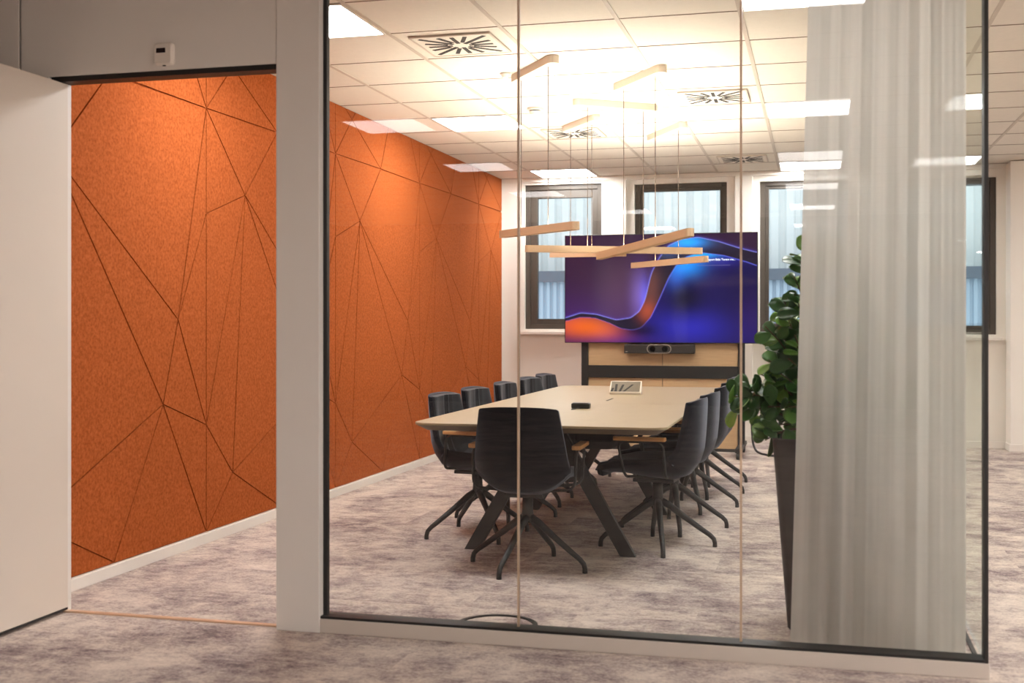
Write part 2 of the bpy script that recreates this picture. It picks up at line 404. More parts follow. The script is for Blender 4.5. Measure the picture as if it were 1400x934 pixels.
def felt_panel(y0, y1, u0, name, label):
    """one panel: y range and the pattern offset u0 of its left seam"""
    z0, z1 = .062, H-.004; g = .004
    ya, yb = y0+g, y1-g
    V = [Vector((ya, z0)), Vector((yb, z0)), Vector((yb, z1)), Vector((ya, z1))]; Fs = [[0, 1, 2, 3]]
    for (a, b) in SEGS:
        a = Vector((y0+(a[0]-u0)*W_, a[1])); b = Vector((y0+(b[0]-u0)*W_, b[1]))
        # clip to rectangle (Liang-Barsky, a little beyond the edge)
        d = b-a; t0, t1 = 0., 1.
        ok = True
        for p, q in ((-d.x, a.x-(ya-.02)), (d.x, (yb+.02)-a.x), (-d.y, a.y-(z0-.02)), (d.y, (z1+.02)-a.y)):
            if abs(p) < 1e-9:
                if q < 0: ok = False
            else:
                r = q/p
                if p < 0: t0 = max(t0, r)
                else: t1 = min(t1, r)
        if not ok or t0 >= t1: continue
        a, b = a+d*t0, a+d*t1
        n = Vector((-d.y, d.x)).normalized(); n = Vector((n.x*GW*1.25, n.y*GW*.8)); e = d.normalized()*GW*.6
        k = len(V); V += [a-n-e, b-n+e, b+n+e, a+n-e]; Fs.append([k, k+1, k+2, k+3])
    vo, ed, fo, ov, oe, of = delaunay_2d_cdt(V, [], Fs, 1, 1e-5)
    mb = MB(); DF, DG, DB = LX, LX-.011, LX-.0235
    vs = []; fs = []; mi = []; cache = {}
    def vid(i, dep):
        if (i, dep) not in cache:
            cache[(i, dep)] = len(vs); vs.append((dep, vo[i].x, vo[i].y))
        return cache[(i, dep)]
    kind = {}; edges = {}
    for f, src in zip(fo, of):
        if 0 not in src: continue
        gr = any(s != 0 for s in src)
        dep = DG if gr else DF
        fs.append([vid(i, dep) for i in f]); 
        for a, b in zip(f, list(f[1:])+[f[0]]):
            edges.setdefault(tuple(sorted((a, b))), []).append(gr)
    for (a, b), gs in edges.items():
        if len(gs) == 2 and gs[0] != gs[1]:
            fs.append([vid(a, DF), vid(b, DF), vid(b, DG), vid(a, DG)])
        elif len(gs) == 1:
            dep = DG if gs[0] else DF
            fs.append([vid(a, dep), vid(b, dep), vid(b, DB), vid(a, DB)])
    mb.add(vs, fs)
    o = mb.build(name, M['felt'])
    return tag(o, label, 'wall panel', 'orange felt panels along the wall')
PY0 = FY+.06
felt_panel(PY0, S0, (PY0-S0)/W_+1, 'felt_panel', 'orange grooved felt wall panel beginning at the open doorway')
words = ['seen through the doorway and behind the grey post', 'second beyond the grey post', 'third beyond the grey post, behind the row of chairs', 'fourth beyond the grey post']
k = 0; y = S0
while y < WY-.12:
    y2 = min(y+W_, WY-.06)
    if WY-.06-y2 < .25: y2 = WY-.06
    lab = ['orange grooved felt wall panel split by the grey door post in view', 'orange grooved felt wall panel, first one seen whole through the glass',
           'orange grooved felt wall panel behind the first two chairs', 'orange grooved felt wall panel ending at the window wall corner', 'orange narrow felt wall strip at the window wall'][min(k, 4)]
    felt_panel(y, y2, 0, 'felt_panel', lab)
    y = y2; k += 1

# ------------------------------------------------------------------ ceiling lights, vents, detectors
def light_panel(i, j, label, group, em='panel_light', dx=0):
    x0 = GX0+GDX*i+.012+dx; x1 = x0+GDX-.024; y0 = GY0+GDY*j+.006; y1 = y0+GDY-.012
    cx, cy_ = (x0+x1)/2, (y0+y1)/2
    t = thing('ceiling_light', label, 'ceiling light', (cx, cy_, H), 0, group)
    a, b = (x1-x0)/2, (y1-y0)/2; e = .012
    fr = MB()
    for q in ((-a, a, -b, -b+e), (-a, a, b-e, b), (-a, -a+e, -b+e, b-e), (a-e, a, -b+e, b-e)): fr.box(q[0], q[1], q[2], q[3], -.008, -.0005)
    fr.build('frame', M['white'], t)
    MB().box(-a+e, a-e, -b+e, b-e, -.006, -.001).build('diffuser', M[em], t)
    return t
rowt = ['by the glass front', 'in mid-room', 'by the windows']
for n, (i, j) in enumerate(LIGHTS):
    light_panel(i, j, 'square lit ceiling panel %s, %s' % ('on the orange wall side' if i == 1 else 'on the plant side', rowt[n//2]), 'ceiling panels in the meeting room')
for n, (i, j) in enumerate(CORR):
    light_panel(i, j, 'square lit corridor ceiling panel reflected in the glass, %s row, %s from the glass' % ('felt-side' if i < 3 else 'curtain-side', ['first', 'second', 'third', 'fourth'][n//2]), 'ceiling panels in the corridor', 'hall_light', -.10 if i == 0 else 0)
for n, (i, j) in enumerate(SIDE_FILL):
    light_panel(i, j, 'added unseen ceiling panel brightening the corridor beyond the curtain end' if j < -5 else 'added unseen ceiling panel brightening the space beyond the glazed corner', 'added fill panels beyond the curtain end' if j < -5 else 'added fill panels beyond the corner', 'side_fill' if j < 0 else 'panel_light')

def vent(i, j, label):
    cx = GX0+GDX*(i+.5); cy_ = GY0+GDY*(j+.5)
    t = thing('ceiling_vent', label, 'ceiling vent', (cx, cy_, H), 0, 'swirl vents in the meeting room ceiling')
    a = .225
    MB().box(-a, a, -a, a, -.010, -.003).build('plate', M['tile'], t, bevel=.002)
    fr = MB(); e = .012
    for q in ((-a-e, a+e, -a-e, -a), (-a-e, a+e, a, a+e), (-a-e, -a, -a, a), (a, a+e, -a, a)): fr.box(q[0], q[1], q[2], q[3], -.013, -.001)
    fr.build('frame', M['tbar'], t, bevel=.002)
    sl = MB()
    for k in range(16):
        an = 2*PI*k/16; c, s_ = math.cos(an), math.sin(an); Rm = .19/max(abs(c), abs(s_))
        ra = .05 if k % 2 == 0 else .075
        sl.beam((c*ra, s_*ra, -.0105), (c*Rm, s_*Rm, -.0105), .024, .003)
    sl.build('slots', M['dark'], t)
for q, l in zip(VENTS, ['square swirl air vent in the ceiling next to the first light panel, by the glass', 'square swirl air vent in the ceiling above the plant-side chairs',
                        'square swirl air vent in the ceiling behind the pendant canopies', 'square swirl air vent in the ceiling close to the middle window']):
    vent(*q, l)
t = thing('smoke_detector', 'small round white smoke detector on the ceiling near the pendants', 'smoke detector', (-2.03, 8.55, H))
MB().cyl((0, 0), .062, -.018, -.002).build('base', M['plastic'], t, smooth=False)
MB().cyl((0, 0), .036, -.05, -.026, r1=.048).build('head', M['plastic'], t)
sl = MB(); sl.cyl((0, 0), .04, -.026, -.018, mi=0); sl.build('slots', M['dark'], t)
t = thing('occupancy_sensor', 'tiny white ceiling sensor beside the first pendant canopy', 'sensor', (-1.93, 7.30, H))
MB().cyl((0, 0), .035, -.012, -.002).build('base', M['plastic'], t)
MB().cyl((0, 0), .02, -.03, -.012, r1=.03).build('lens', M['plastic'], t)

# ------------------------------------------------------------------ pendant lamps
PEND = [('A', (-1.878, 7.382), (-1.522, 6.888), (-2.033, 7.597, 1.846), (-1.326, 6.616, 1.812), 'beige linear pendant lamp reaching towards the orange wall, its bar highest'),
        ('D', (-1.29, 7.826), (-.931, 7.312), (-1.47, 8.084, 1.718), (-.715, 7.002, 1.792), 'beige linear pendant lamp slanting in front of the display, bar crossing the long one'),
        ('B', (-1.662, 8.268), (-1.158, 8.634), (-1.981, 8.036, 1.777), (-.83, 8.872, 1.792), 'beige linear pendant lamp seen broadside, spanning across the table'),
        ('C', (-1.97, 9.40), (-1.64, 8.921), (-2.12, 9.72, 1.83), (-1.40, 8.50, 1.765), 'beige linear pendant lamp mostly hidden behind the broadside one'),
        ('E', (-1.369, 10.021), (-1.031, 9.422), (-1.583, 10.4, 1.765), (-.812, 9.034, 1.742), 'beige linear pendant lamp hanging lowest, nearest the display')]
for nm, c1, c2, b1, b2, lab in PEND:
    c1 = Vector((*c1, 0)); c2 = Vector((*c2, 0)); cm = (c1+c2)/2; dr = (c2-c1); L = dr.length; ang = math.atan2(dr.y, dr.x)
    t = thing('pendant_lamp', lab, 'pendant lamp', (cm.x, cm.y, H), 0, 'linear pendants over the table')
    cl = L+.05
    MB().loft([stadium(0, 0, cl, .075, ang, -.05), stadium(0, 0, cl, .075, ang, -.002)]).build('canopy', M['canopy'], t)
    b1 = Vector(b1)-Vector((cm.x, cm.y, H)); b2 = Vector(b2)-Vector((cm.x, cm.y, H))
    bm_ = (b1+b2)/2; Lb = (b2-b1).to_2d().length; tl = (b2.z-b1.z)/Lb; u = (b2-b1).to_2d().normalized()
    def tilt(pts, dz): return [(x, y, z+dz+bm_.z+tl*((x-bm_.x)*u.x+(y-bm_.y)*u.y)) for x, y, z in pts]
    st = stadium(bm_.x, bm_.y, Lb, .05, ang, 0); si = stadium(bm_.x, bm_.y, Lb-.02, .034, ang, 0)
    MB().loft([tilt(st, -.024), tilt(st, .024), tilt(si, .024), tilt(si, .016)]).build('bar', M['pend'], t)
    MB().loft([tilt(si, .0165), tilt(si, .0185)]).build('light_strip', M['pend_light'], t)
    for s_ in (-1, 1):
        p = dr/2*s_*.72; zz = bm_.z+tl*((p.x-bm_.x)*u.x+(p.y-bm_.y)*u.y)+.018
        MB().tube([(p.x, p.y, -.05), (p.x, p.y, zz)], .0028, 6).build('wire', M['wire'], t)

# ------------------------------------------------------------------ meeting table
TX0, TX1, TY0, TY1, TZ = -2.02, -.712, 5.74, 9.5, .745
t = thing('meeting_table', 'long pale wood meeting table with black splayed legs in mid-room', 'table', (-1.34, 7.62, 0))
o = (-1.34, 7.62)
R = lambda ins, z, r=.09: rrect(TX0-o[0]+ins, TX1-o[0]-ins, TY0-o[1]+ins, TY1-o[1]-ins, r, z, 8)
MB().loft([R(.0, TZ-.012), R(0, TZ-.002), R(.002, TZ)]).build('tabletop', M['table'], t)
MB().loft([R(.055, TZ-.042, .05), R(.0005, TZ-.0125)]).build('tabletop_edge', M['tedge'], t)
LXc = -1.42-o[0]
for yy in (6.31, 7.75, 9.28):
    for s_ in (-1, 1):
        g = MB(); y = yy-o[1]
        x0, x1 = LXc+s_*.437, LXc+s_*.03; w = .042
        vs = []
        for (x, z) in ((x0, 0), (x1, TZ-.042)):
            for dx, dy in ((-w, -.022), (w, -.022), (w, .022), (-w, .022)): vs.append((x+dx, y+dy, z))
        g.add(vs, [(0,1,2,3),(7,6,5,4),(0,4,5,1),(1,5,6,2),(2,6,7,3),(3,7,4,0)]); g.build('leg', M['black'], t, bevel=.003)
    MB().box(LXc-.30, LXc+.42, yy-o[1]-.03, yy-o[1]+.03, TZ-.075, TZ-.0415).build('cross_beam', M['black'], t, bevel=.002)
MB().box(LXc-.04, LXc+.04, 6.1-o[1], 9.35-o[1], TZ-.08, TZ-.043).build('spine_beam', M['black'], t, bevel=.002)
tr = MB(); tr.loft([rrect(-.06, .13, -.55, .55, .04, .49), rrect(-.09, .16, -.6, .6, .04, .54), rrect(-.09, .16, -.6, .6, .04, TZ-.08)]); tr.build('cable_tray', M['tray'], t)
MB().box(-.006, .006, 7.68-o[1], 7.92-o[1], TZ-.001, TZ+.0012).build('cable_slot', M['dark'], t)

# things on the table
t = thing('conference_microphone', 'small black box on the tabletop behind the head chair', 'microphone', (-1.365, 6.93, TZ))
MB().loft([rrect(-.052, .052, -.03, .03, .01, .002), rrect(-.055, .055, -.033, .033, .012, .008), rrect(-.055, .055, -.033, .033, .012, .03), rrect(-.046, .046, -.026, .026, .010, .036)]).build('housing', M['bezel'], t)
MB().tube([(-.005, -.032, .008), (-.02, -.07, .004), (-.035, -.11, .003)], .003, 8).build('cable', M['bezel'], t)
t = thing('touch_console', 'silver tilted touch console standing on the far half of the table', 'control panel', (-1.335, 8.44, TZ), .04)
MB().add([(-.112, -.05, 0), (.112, -.05, 0), (.112, .07, 0), (-.112, .07, 0), (-.112, -.05, .014), (.112, -.05, .014), (.112, .04, .094), (-.112, .04, .094), (.112, .07, .03), (-.112, .07, .03)],
         [(0,3,2,1),(0,1,5,4),(4,5,6,7),(6,8,9,7),(2,3,9,8),(1,2,8,6,5),(0,4,7,9,3)]).build('casing', M['alu'], t, bevel=.003)
def con(u, v, d=.0012):   # point on the tilted face
    n = Vector((0, -.08, .09)).normalized(); p = Vector((u, -.05+.09*v, .014+.08*v))+n*d; return p
MB().add([con(-.104, .06), con(.104, .06), con(.104, .92), con(-.104, .92)], [(0,1,2,3)]).build('screen', M['console'], t)
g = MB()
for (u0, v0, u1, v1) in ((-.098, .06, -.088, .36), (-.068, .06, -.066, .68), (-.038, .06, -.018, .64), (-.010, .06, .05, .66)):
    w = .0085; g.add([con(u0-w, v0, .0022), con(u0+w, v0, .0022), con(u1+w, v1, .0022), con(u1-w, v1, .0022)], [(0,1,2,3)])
g.build('screen_stripes', M['dark'], t)  # dark slanted stripes laid over the console screen

# ------------------------------------------------------------------ chairs
def lerp_table(tb, v):
    for a, b in zip(tb, tb[1:]):
        if v <= b[0]:
            k = (v-a[0])/(b[0]-a[0]); k = k*k*(3-2*k)*.4+k*.6
            return [p+(q-p)*k for p, q in zip(a[1:], b[1:])]
    return list(tb[-1][1:])
#   v   y     z    halfwidth wrap
PROF = [(0, .262, .412, .190, .008), (.05, .254, .440, .208, .024), (.2, .14, .438, .228, .060), (.36, .0, .416, .238, .095), (.48, -.12, .408, .243, .115),
        (.55, -.190, .432, .244, .115), (.62, -.232, .490, .243, .103), (.70, -.252, .555, .238, .085), (.80, -.262, .660, .226, .066), (.91, -.267, .765, .210, .050), (.98, -.268, .828, .200, .040), (1, -.266, .834, .194, .036)]
def chair_surface(off, w_in, v0, v1, nu=20, nv=40, crease=False):
    rows = []
    for b in range(nv+1):
        v = v0+(v1-v0)*b/nv; y, z, w, wr = lerp_table(PROF, v); y += .02
        ya, za, _, _ = lerp_table(PROF, max(0, v-.02)); yb, zb, _, _ = lerp_table(PROF, min(1, v+.02))
        T = Vector((0, yb-ya, zb-za)).normalized(); n = Vector((0, T.z, -T.y))   # towards the sitter
        if n.z < 0 and v < .5: n = -n
        row = []
        for a in range(nu+1):
            u = -1+2*a/nu; o_ = off
            if crease:
                for uc in (-.30, -.12, .02):
                    o_ -= .012*math.exp(-((u-uc)/.045)**2)
                o_ -= .020*abs(u)**8
            p = Vector((u*w*w_in, y, z))+n*(o_+wr*abs(u*w_in)**3)
            row.append(p)
        rows.append(row)
    return rows
def slab(front, back):
    mb = MB(); nv = len(front); nu = len(front[0])
    vs = [p for r in front for p in r]+[p for r in back for p in r]; K = nv*nu; fs = []
    for b in range(nv-1):
        for a in range(nu-1):
            i = b*nu+a; fs.append((i, i+1, i+nu+1, i+nu)); fs.append((K+i, K+i+nu, K+i+nu+1, K+i+1))
    for b in range(nv-1):
        i = b*nu; fs.append((i, i+nu, K+i+nu, K+i)); i = b*nu+nu-1; fs.append((i, K+i, K+i+nu, i+nu))
    for a in range(nu-1):
        fs.append((a, K+a, K+a+1, a+1)); i = (nv-1)*nu+a; fs.append((i, i+1, K+i+1, K+i))
    mb.add(vs, fs); return mb
def smooth_path(pts, r, n=5):
    """polyline with rounded corners"""
    P = [Vector(p) for p in pts]; out = [P[0]]
    for a, b, c in zip(P, P[1:], P[2:]):
        d1 = (a-b); d2 = (c-b); k = min(r, d1.length*.45, d2.length*.45); s_ = b+d1.normalized()*k; e = b+d2.normalized()*k
        for q in range(n+1):
            w = q/n; out.append(s_*(1-w)**2+b*2*w*(1-w)+e*w*w)
    out.append(P[-1]); return out
CH = {}
def chair(label, x, y, face, base):
    """face: direction the sitter looks (radians from +Y), base: turn of the four-star foot"""
    t = thing('armchair', label, 'chair', (x, y, 0), face, 'armchairs round the meeting table')
    if not CH:
        sh = slab(chair_surface(.004, 1, 0, 1), chair_surface(-.022, 1.0, 0, 1)).build('shell', M['fabric'], t, smooth=True, bevel=.008, seg=2)
        cu = slab(chair_surface(.040, .94, .03, .99, 30, 40, True), chair_surface(.0, .94, .03, .99, 30, 40)).build('cushion', M['cushion'], t, smooth=True, bevel=.014, seg=3)
        parts = [sh, cu]
        for s_ in (-1, 1):
            pts = [(s_*.10, .10, .405), (s_*.262, .125, .42), (s_*.268, .165, .612), (s_*.268, -.085, .612), (s_*.262, -.10, .42), (s_*.10, -.08, .405)]
            ar = MB().tube(smooth_path(pts, .045), .0075, 8).build('armrest', M['black'], t, smooth=True)
            pd = MB(); pd.loft([rrect(s_*.268-.021, s_*.268+.021, -.10, .185, .012, .618), rrect(s_*.268-.024, s_*.268+.024, -.103, .188, .014, .624), rrect(s_*.268-.022, s_*.268+.022, -.101, .186, .012, .638)])
            pd.build('arm_pad', M['oak'], ar)
            parts.append(ar)
        parts.append(MB().box(-.10, .10, -.11, .12, .372, .392).build('seat_plate', M['black'], t, bevel=.004))
        cl = MB(); cl.tube([(0, 0, .235), (0, 0, .30), (0, 0, .378)], [.034, .029, .026], 18); parts.append(cl.build('column', M['black'], t, smooth=True))
        for k in range(4):
            a = PI/2*k; c, s_ = math.cos(a), math.sin(a)
            prof = [(.012, .262, .021), (.06, .236, .020), (.15, .168, .0165), (.25, .096, .0145), (.292, .067, .0135), (.314, .045, .013), (.320, .022, .013), (.320, 0, .0135)]
            lg = MB().tube([(c*r, s_*r, z) for r, z, _ in prof], [q for *_, q in prof], 10).build('leg', M['black'], t, smooth=True); lg.rotation_euler.z = base-face
            parts.append(lg)
        CH['parts'] = parts
    else:
        for p in CH['parts']:
            c = copy_tree(p, t)
            if p.name.startswith('leg'): c.rotation_euler.z = base-face
    return t
chair('charcoal armchair alone at the table head, its back to the glass front', -1.441, 5.90, .03, math.radians(-12.3))
ordw = ['first', 'second', 'third', 'fourth', 'fifth']
for k, (x, y, a, b) in enumerate([(-1.945, 6.72, -1.68, .66), (-1.945, 7.38, -1.68, .3), (-1.93, 8.10, -1.63, .8), (-1.94, 8.86, -1.70, .5), (-1.958, 9.50, -1.68, .2)]):
    chair('charcoal armchair on the orange wall side of the table, %s from the glass front' % ordw[k], x, y, a, b)
for k, (x, y, a, b) in enumerate([(-.868, 6.63, 1.49, .22), (-.85, 7.27, 1.48, .22), (-.835, 8.09, 1.49, .30), (-.84, 8.77, 1.47, .26), (-.86, 9.43, 1.53, .18)]):
    chair('charcoal armchair on the plant side of the table, %s from the glass front' % ordw[k], x, y, a, b)

# ------------------------------------------------------------------ display, stand, video bar
DY = 11.40
DX0, DX1, DZ0, DZ1 = -2.409, -.545, 1.062, 2.12
t = thing('wall_display', 'large wide display showing a blue and orange wave, on the black stand', 'display', ((DX0+DX1)/2, DY, DZ0))
hw = (DX1-DX0)/2; hh = DZ1-DZ0
MB().box(-hw, hw, .0, .055, 0, hh).build('casing', M['bezel'], t, bevel=.004)
def wave_picture():
    X1 = [42,150,260,400,500,560,600,640,690,760,850,960,1100,1230,1350]; Y1 = [605,570,580,620,605,560,480,300,200,105,65,52,85,130,162]
    X2 = [42,150,250,350,430,510,570,640,700,760,820,880,980,1130,1280,1350]; Y2 = [628,600,605,640,678,690,676,600,470,330,230,185,158,180,225,252]
    nx, nz = 300, 170
    gx_ = np.linspace(42, 1350, nx+1); gy_ = np.linspace(28, 775, nz+1)
    def curve(xs_, ys_):
        y = np.interp(gx_, xs_, ys_); k = np.array([1, 2, 3, 4, 5, 4, 3, 2, 1.])/25
        return np.convolve(np.pad(y, 4, mode='edge'), k, 'valid')
    c1, c2 = curve(X1, Y1), curve(X2, Y2)
    XX, YY = np.meshgrid(gx_, gy_)
    s1 = np.gradient(c1, gx_); s2 = np.gradient(c2, gx_)
    d1 = (YY-c1)/np.sqrt(1+s1**2); d2 = (YY-c2)/np.sqrt(1+s2**2)     # signed distance, below positive
    C = lambda r, g, b: np.array([S(r, g, b)[0], S(r, g, b)[1], S(r, g, b)[2]])
    G = lambda x, y, sx, sy: np.exp(-(((XX-x)/sx)**2+((YY-y)/sy)**2))[..., None]
    up = C(58, 30, 62)+0*XX[..., None]
    up = up+G(120, 640, 500, 200)*C(60, 20, 120)*.5+G(560, 450, 60, 170)*C(120, 100, 190)*.8+G(430, 420, 170, 240)*C(95, 66, 80)*.6+G(595, 470, 30, 120)*C(50, 80, 230)*.7
    up = up+np.exp(-np.clip(-d1, 0, 999)/7)[..., None]*C(70, 70, 220)*.6
    mid = C(40, 30, 52)+0*XX[..., None]
    mid = mid+G(610, 560, 60, 70)*C(220, 90, 20)*.6+G(640, 400, 60, 150)*C(110, 62, 40)+G(890, 85, 110, 40)*C(0, 150, 245)*1.7+G(760, 120, 70, 50)*C(40, 110, 190)*.8+G(1000, 100, 220, 40)*C(50, 50, 90)*.6
    lo = C(34, 24, 100)+0*XX[..., None]
    lo = lo+G(880, 240, 110, 80)*C(0, 145, 245)*1.25+G(980, 172, 120, 22)*C(0, 165, 255)*1.2+G(810, 330, 60, 90)*C(20, 100, 210)*.7+G(900, 670, 260, 110)*C(34, 40, 190)*.8+G(1120, 215, 120, 40)*C(40, 46, 190)*.5
    lo = lo*(1-.78*G(880, 470, 130, 110))*(1-.62*G(1300, 480, 200, 300))+G(1330, 600, 140, 200)*C(50, 20, 100)*.5
    orange = G(190, 660, 190, 80)*C(235, 105, 22)*.85+G(60, 660, 160, 90)*C(200, 70, 30)*.7+G(330, 700, 150, 60)*C(190, 75, 20)*.8
    lo = lo*(1-.97*np.clip(G(180, 670, 250, 100), 0, 1))+orange
    lo = lo*(1-.75*G(570, 690, 120, 45))+G(380, 770, 220, 50)*C(90, 20, 110)*.5
    w1 = (d1 > 0)[..., None]; w2 = (d2 > 0)[..., None]
    col = np.where(w2, lo, np.where(w1, mid, up))
    fade = np.clip((XX-560)/100, .35, 1)[..., None]
    l1 = np.exp(-(d1/2.6)**2)[..., None]; l2 = np.exp(-(d2/2.6)**2)[..., None]
    col = col+l1*C(150, 160, 250)*.75+l2*C(110, 115, 250)*1.0*fade
    return nx, nz, np.clip(col, 0, 1.2)
nx, nz, pic = wave_picture()
vs = []; fs = []; b_ = .008
for r in range(nz+1):
    for c in range(nx+1):
        vs.append((-hw+b_+(2*hw-2*b_)*c/nx, -.0015, hh-b_-(hh-2*b_)*r/nz))
for r in range(nz):
    for c in range(nx):
        i = r*(nx+1)+c; fs.append((i, i+nx+1, i+nx+2, i+1))
sm = MB().add(vs, fs).build('screen', M['display'], t)
ca = sm.data.color_attributes.new('picture', 'FLOAT_COLOR', 'POINT')
flat = np.ones((len(vs), 4), np.float32); flat[:, :3] = pic.reshape(-1, 3)
ca.data.foreach_set('color', flat.ravel())
def textmesh(body, size, loc, parent, name, m, align='LEFT'):
    cu = bpy.data.curves.new(name, 'FONT'); cu.body = body; cu.size = size; cu.align_x = align; cu.resolution_u = 3; cu.extrude = .0004; cu.offset = size*.018
    tmp = bpy.data.objects.new(name, cu); COL.objects.link(tmp)
    dg = bpy.context.evaluated_depsgraph_get(); me = bpy.data.meshes.new_from_object(tmp.evaluated_get(dg))
    bpy.data.objects.remove(tmp); ob = bpy.data.objects.new(name, me); COL.objects.link(ob)
    me.materials.clear(); me.materials.append(m); ob.parent = parent; ob.location = loc; ob.rotation_euler = (PI/2, 0, 0); return ob
tz = lambda y: hh-(y-28)/747*hh
tx = lambda x: -hw+(x-42)/1308*2*hw
textmesh('seiport Béla Terem ma...', .0275, (tx(1012), -.0025, tz(216)), t, 'room_name_text', M['text'])
g = MB(); rnd = random.Random(3); x = 950
while x < 1165:
    w = rnd.uniform(3, 8); g.box(tx(x), tx(x+w), -.0026, -.002, tz(250), tz(247.3)); x += w+rnd.uniform(1.5, 3)
g.build('detail_text', emit('display_small_text', (.45, .42, .75), .3), t)

t = thing('display_stand', 'black rolling display stand with pale wood back panels under the display', 'stand', ((DX0+DX1)/2, DY, 0))
oX = (DX0+DX1)/2
for x in (-2.222, -.702):
    MB().box(x-.032-oX, x+.032-oX, .06, .12, .045, 1.75).build('post', M['black'], t, bevel=.003)
    MB().box(x-.03-oX, x+.03-oX, -.40, .45, .062, .10).build('foot_rail', M['black'], t, bevel=.004)
    for yy in (-.37, .42):
        w = MB(); w.tube([(x-.018-oX, yy, .031), (x+.018-oX, yy, .031)], .031, 18); w.box(x-.012-oX, x+.012-oX, yy-.02, yy+.02, .032, .064)
        w.build('caster', M['bezel'], t)
MB().box(-2.19-oX, -.734-oX, .055, .085, .722, .842).build('crossbar', M['black'], t, bevel=.003)
MB().box(-2.254-oX, -.67-oX, .062, .118, .022, .048).build('base_bar', M['black'], t, bevel=.002)
for x0, x1 in ((-2.188, -1.461), (-1.455, -.736)):
    MB().box(x0-oX, x1-oX, .088, .108, .05, 1.15).build('back_panel', M['ash'], t, bevel=.002)

MB().box(-.02, .02, .1085, .118, .05, 1.15).build('centre_strip', M['bezel'], t)
t = thing('video_bar', 'black camera and sound bar mounted below the display', 'video bar', (-1.475, DY, .963))
bx = MB().box(-.339, .339, -.035, .05, 0, .089).build('housing', M['videobar'], t, bevel=.006)
def ringm(cx, w, h, r):
    def rr(iw, ih, rad, y): return [(cx+x, y, .0445+z) for x, z, _ in rrect(-iw, iw, -ih, ih, rad, 0, 8)]
    return MB().loft([rr(w, h, h, -.0355), rr(w, h, h, -.039), rr(w-r, h-r, h-r, -.039), rr(w-r, h-r, h-r, -.0355)], cap=False)
ringm(.0, .118, .044, .008).build('camera_surround', M['ring'], t)
for cx in (-.062, .055):
    a = [[(cx+r*math.cos(2*PI*k/24), y, .0445+r*math.sin(2*PI*k/24)) for k in range(24)] for r, y in ((.028, -.0355), (.028, -.044), (.024, -.044), (.022, -.040))]
    MB().loft(a).build('camera_lens', M['lens'], t)
MB().box(-.325, -.305, -.0362, -.034, .014, .020).build('status_mark', M['alu'], t)

c = MB().tube(smooth_path([(-.61, 11.56, .30), (-.605, 11.55, .22), (-.60, 11.52, .12), (-.56, 11.42, .03), (-.44, 11.36, .012), (-.3, 11.32, .012), (-.1, 11.42, .012), (.1, 11.9, .012), (.2, 12.6, .012)], .1), .011, 10)
tag(c.build('power_cable', M['bezel'], smooth=True), 'thick black cable looping from the display stand along the floor by the plant', 'cable')
c = MB(); th = [2*PI*k/64 for k in range(64)]
prof = [(.172, 0), (.172, .004), (.150, .005), (.150, 0)]
ringv = [[(r*math.cos(a), r*math.sin(a), z) for a in th] for r, z in prof]
tag(c.loft(ringv, cap=False).build('floor_ring', M['black'], loc=(-1.29, 4.735, .0005)), 'thin dark ring lying on the carpet just behind the glass', 'ring')

# ------------------------------------------------------------------ planter and plant
t = thing('potted_plant', 'bushy green round-leaved plant in a tall dark tapered planter behind the curtain', 'plant', (.05, 5.12, 0))
sq = lambda a, r, z: rrect(-a, a, -a, a, r, z, 5)
PZ = .785
MB().loft([sq(.160, .02, 0), sq(.168, .02, .01), sq(.226, .025, PZ-.01), sq(.226, .025, PZ), sq(.208, .02, PZ), sq(.205, .02, PZ-.06)]).build('planter', M['planter'], t)
MB().loft([sq(.19, .02, PZ-.07), sq(.204, .02, PZ-.035)]).build('soil', M['soil'], t)
rnd = random.Random(11)
def pix(px, py, Y):
    r = (px-700)/f_; v = Vector((math.cos(t_)*r-math.sin(t_), math.sin(t_)*r+math.cos(t_), -(py-y0_)/f_)); k = Y/v.y
    return Vector((v.x*k, v.y*k, v.z*k+h_))-Vector((.05, 5.12, 0))
PX = [(998, 556, 5.0), (1000, 542, 5.0), (1012, 532, 5.02), (1034, 588, 5.05), (1046, 602, 5.0), (1058, 574, 5.12), (1074, 582, 5.05), (1058, 532, 5.08), (1040, 512, 5.02), (1076, 526, 5.15), (1050, 492, 5.05),
      (1086, 502, 5.05), (1062, 474, 5.12), (1090, 474, 5.0), (1046, 446, 5.02), (1060, 450, 5.1), (1074, 430, 5.05), (1092, 445, 5.15), (1070, 408, 5.1), (1086, 402, 5.02), (1096, 418, 5.1), (1086, 378, 5.08), (1098, 348, 5.05), (1108, 330, 5.1),
      (1024, 560, 5.1), (1030, 540, 5.0), (1090, 545, 5.1), (1095, 520, 5.0), (1078, 556, 5.0), (1068, 548, 5.15), (1050, 556, 4.98), (1078, 490, 4.98), (1066, 510, 4.97), (1084, 455, 5.18)]
pts = [pix(*q) for q in PX]
for p in list(pts):          # the half behind the curtain
    q = Vector((-p.x*.9+rnd.uniform(-.04, .04), -p.y+rnd.uniform(-.05, .12)+.1, p.z+rnd.uniform(-.05, .06))); q.y = max(q.y, -.1); pts.append(q)
sb = MB(); lf = MB()
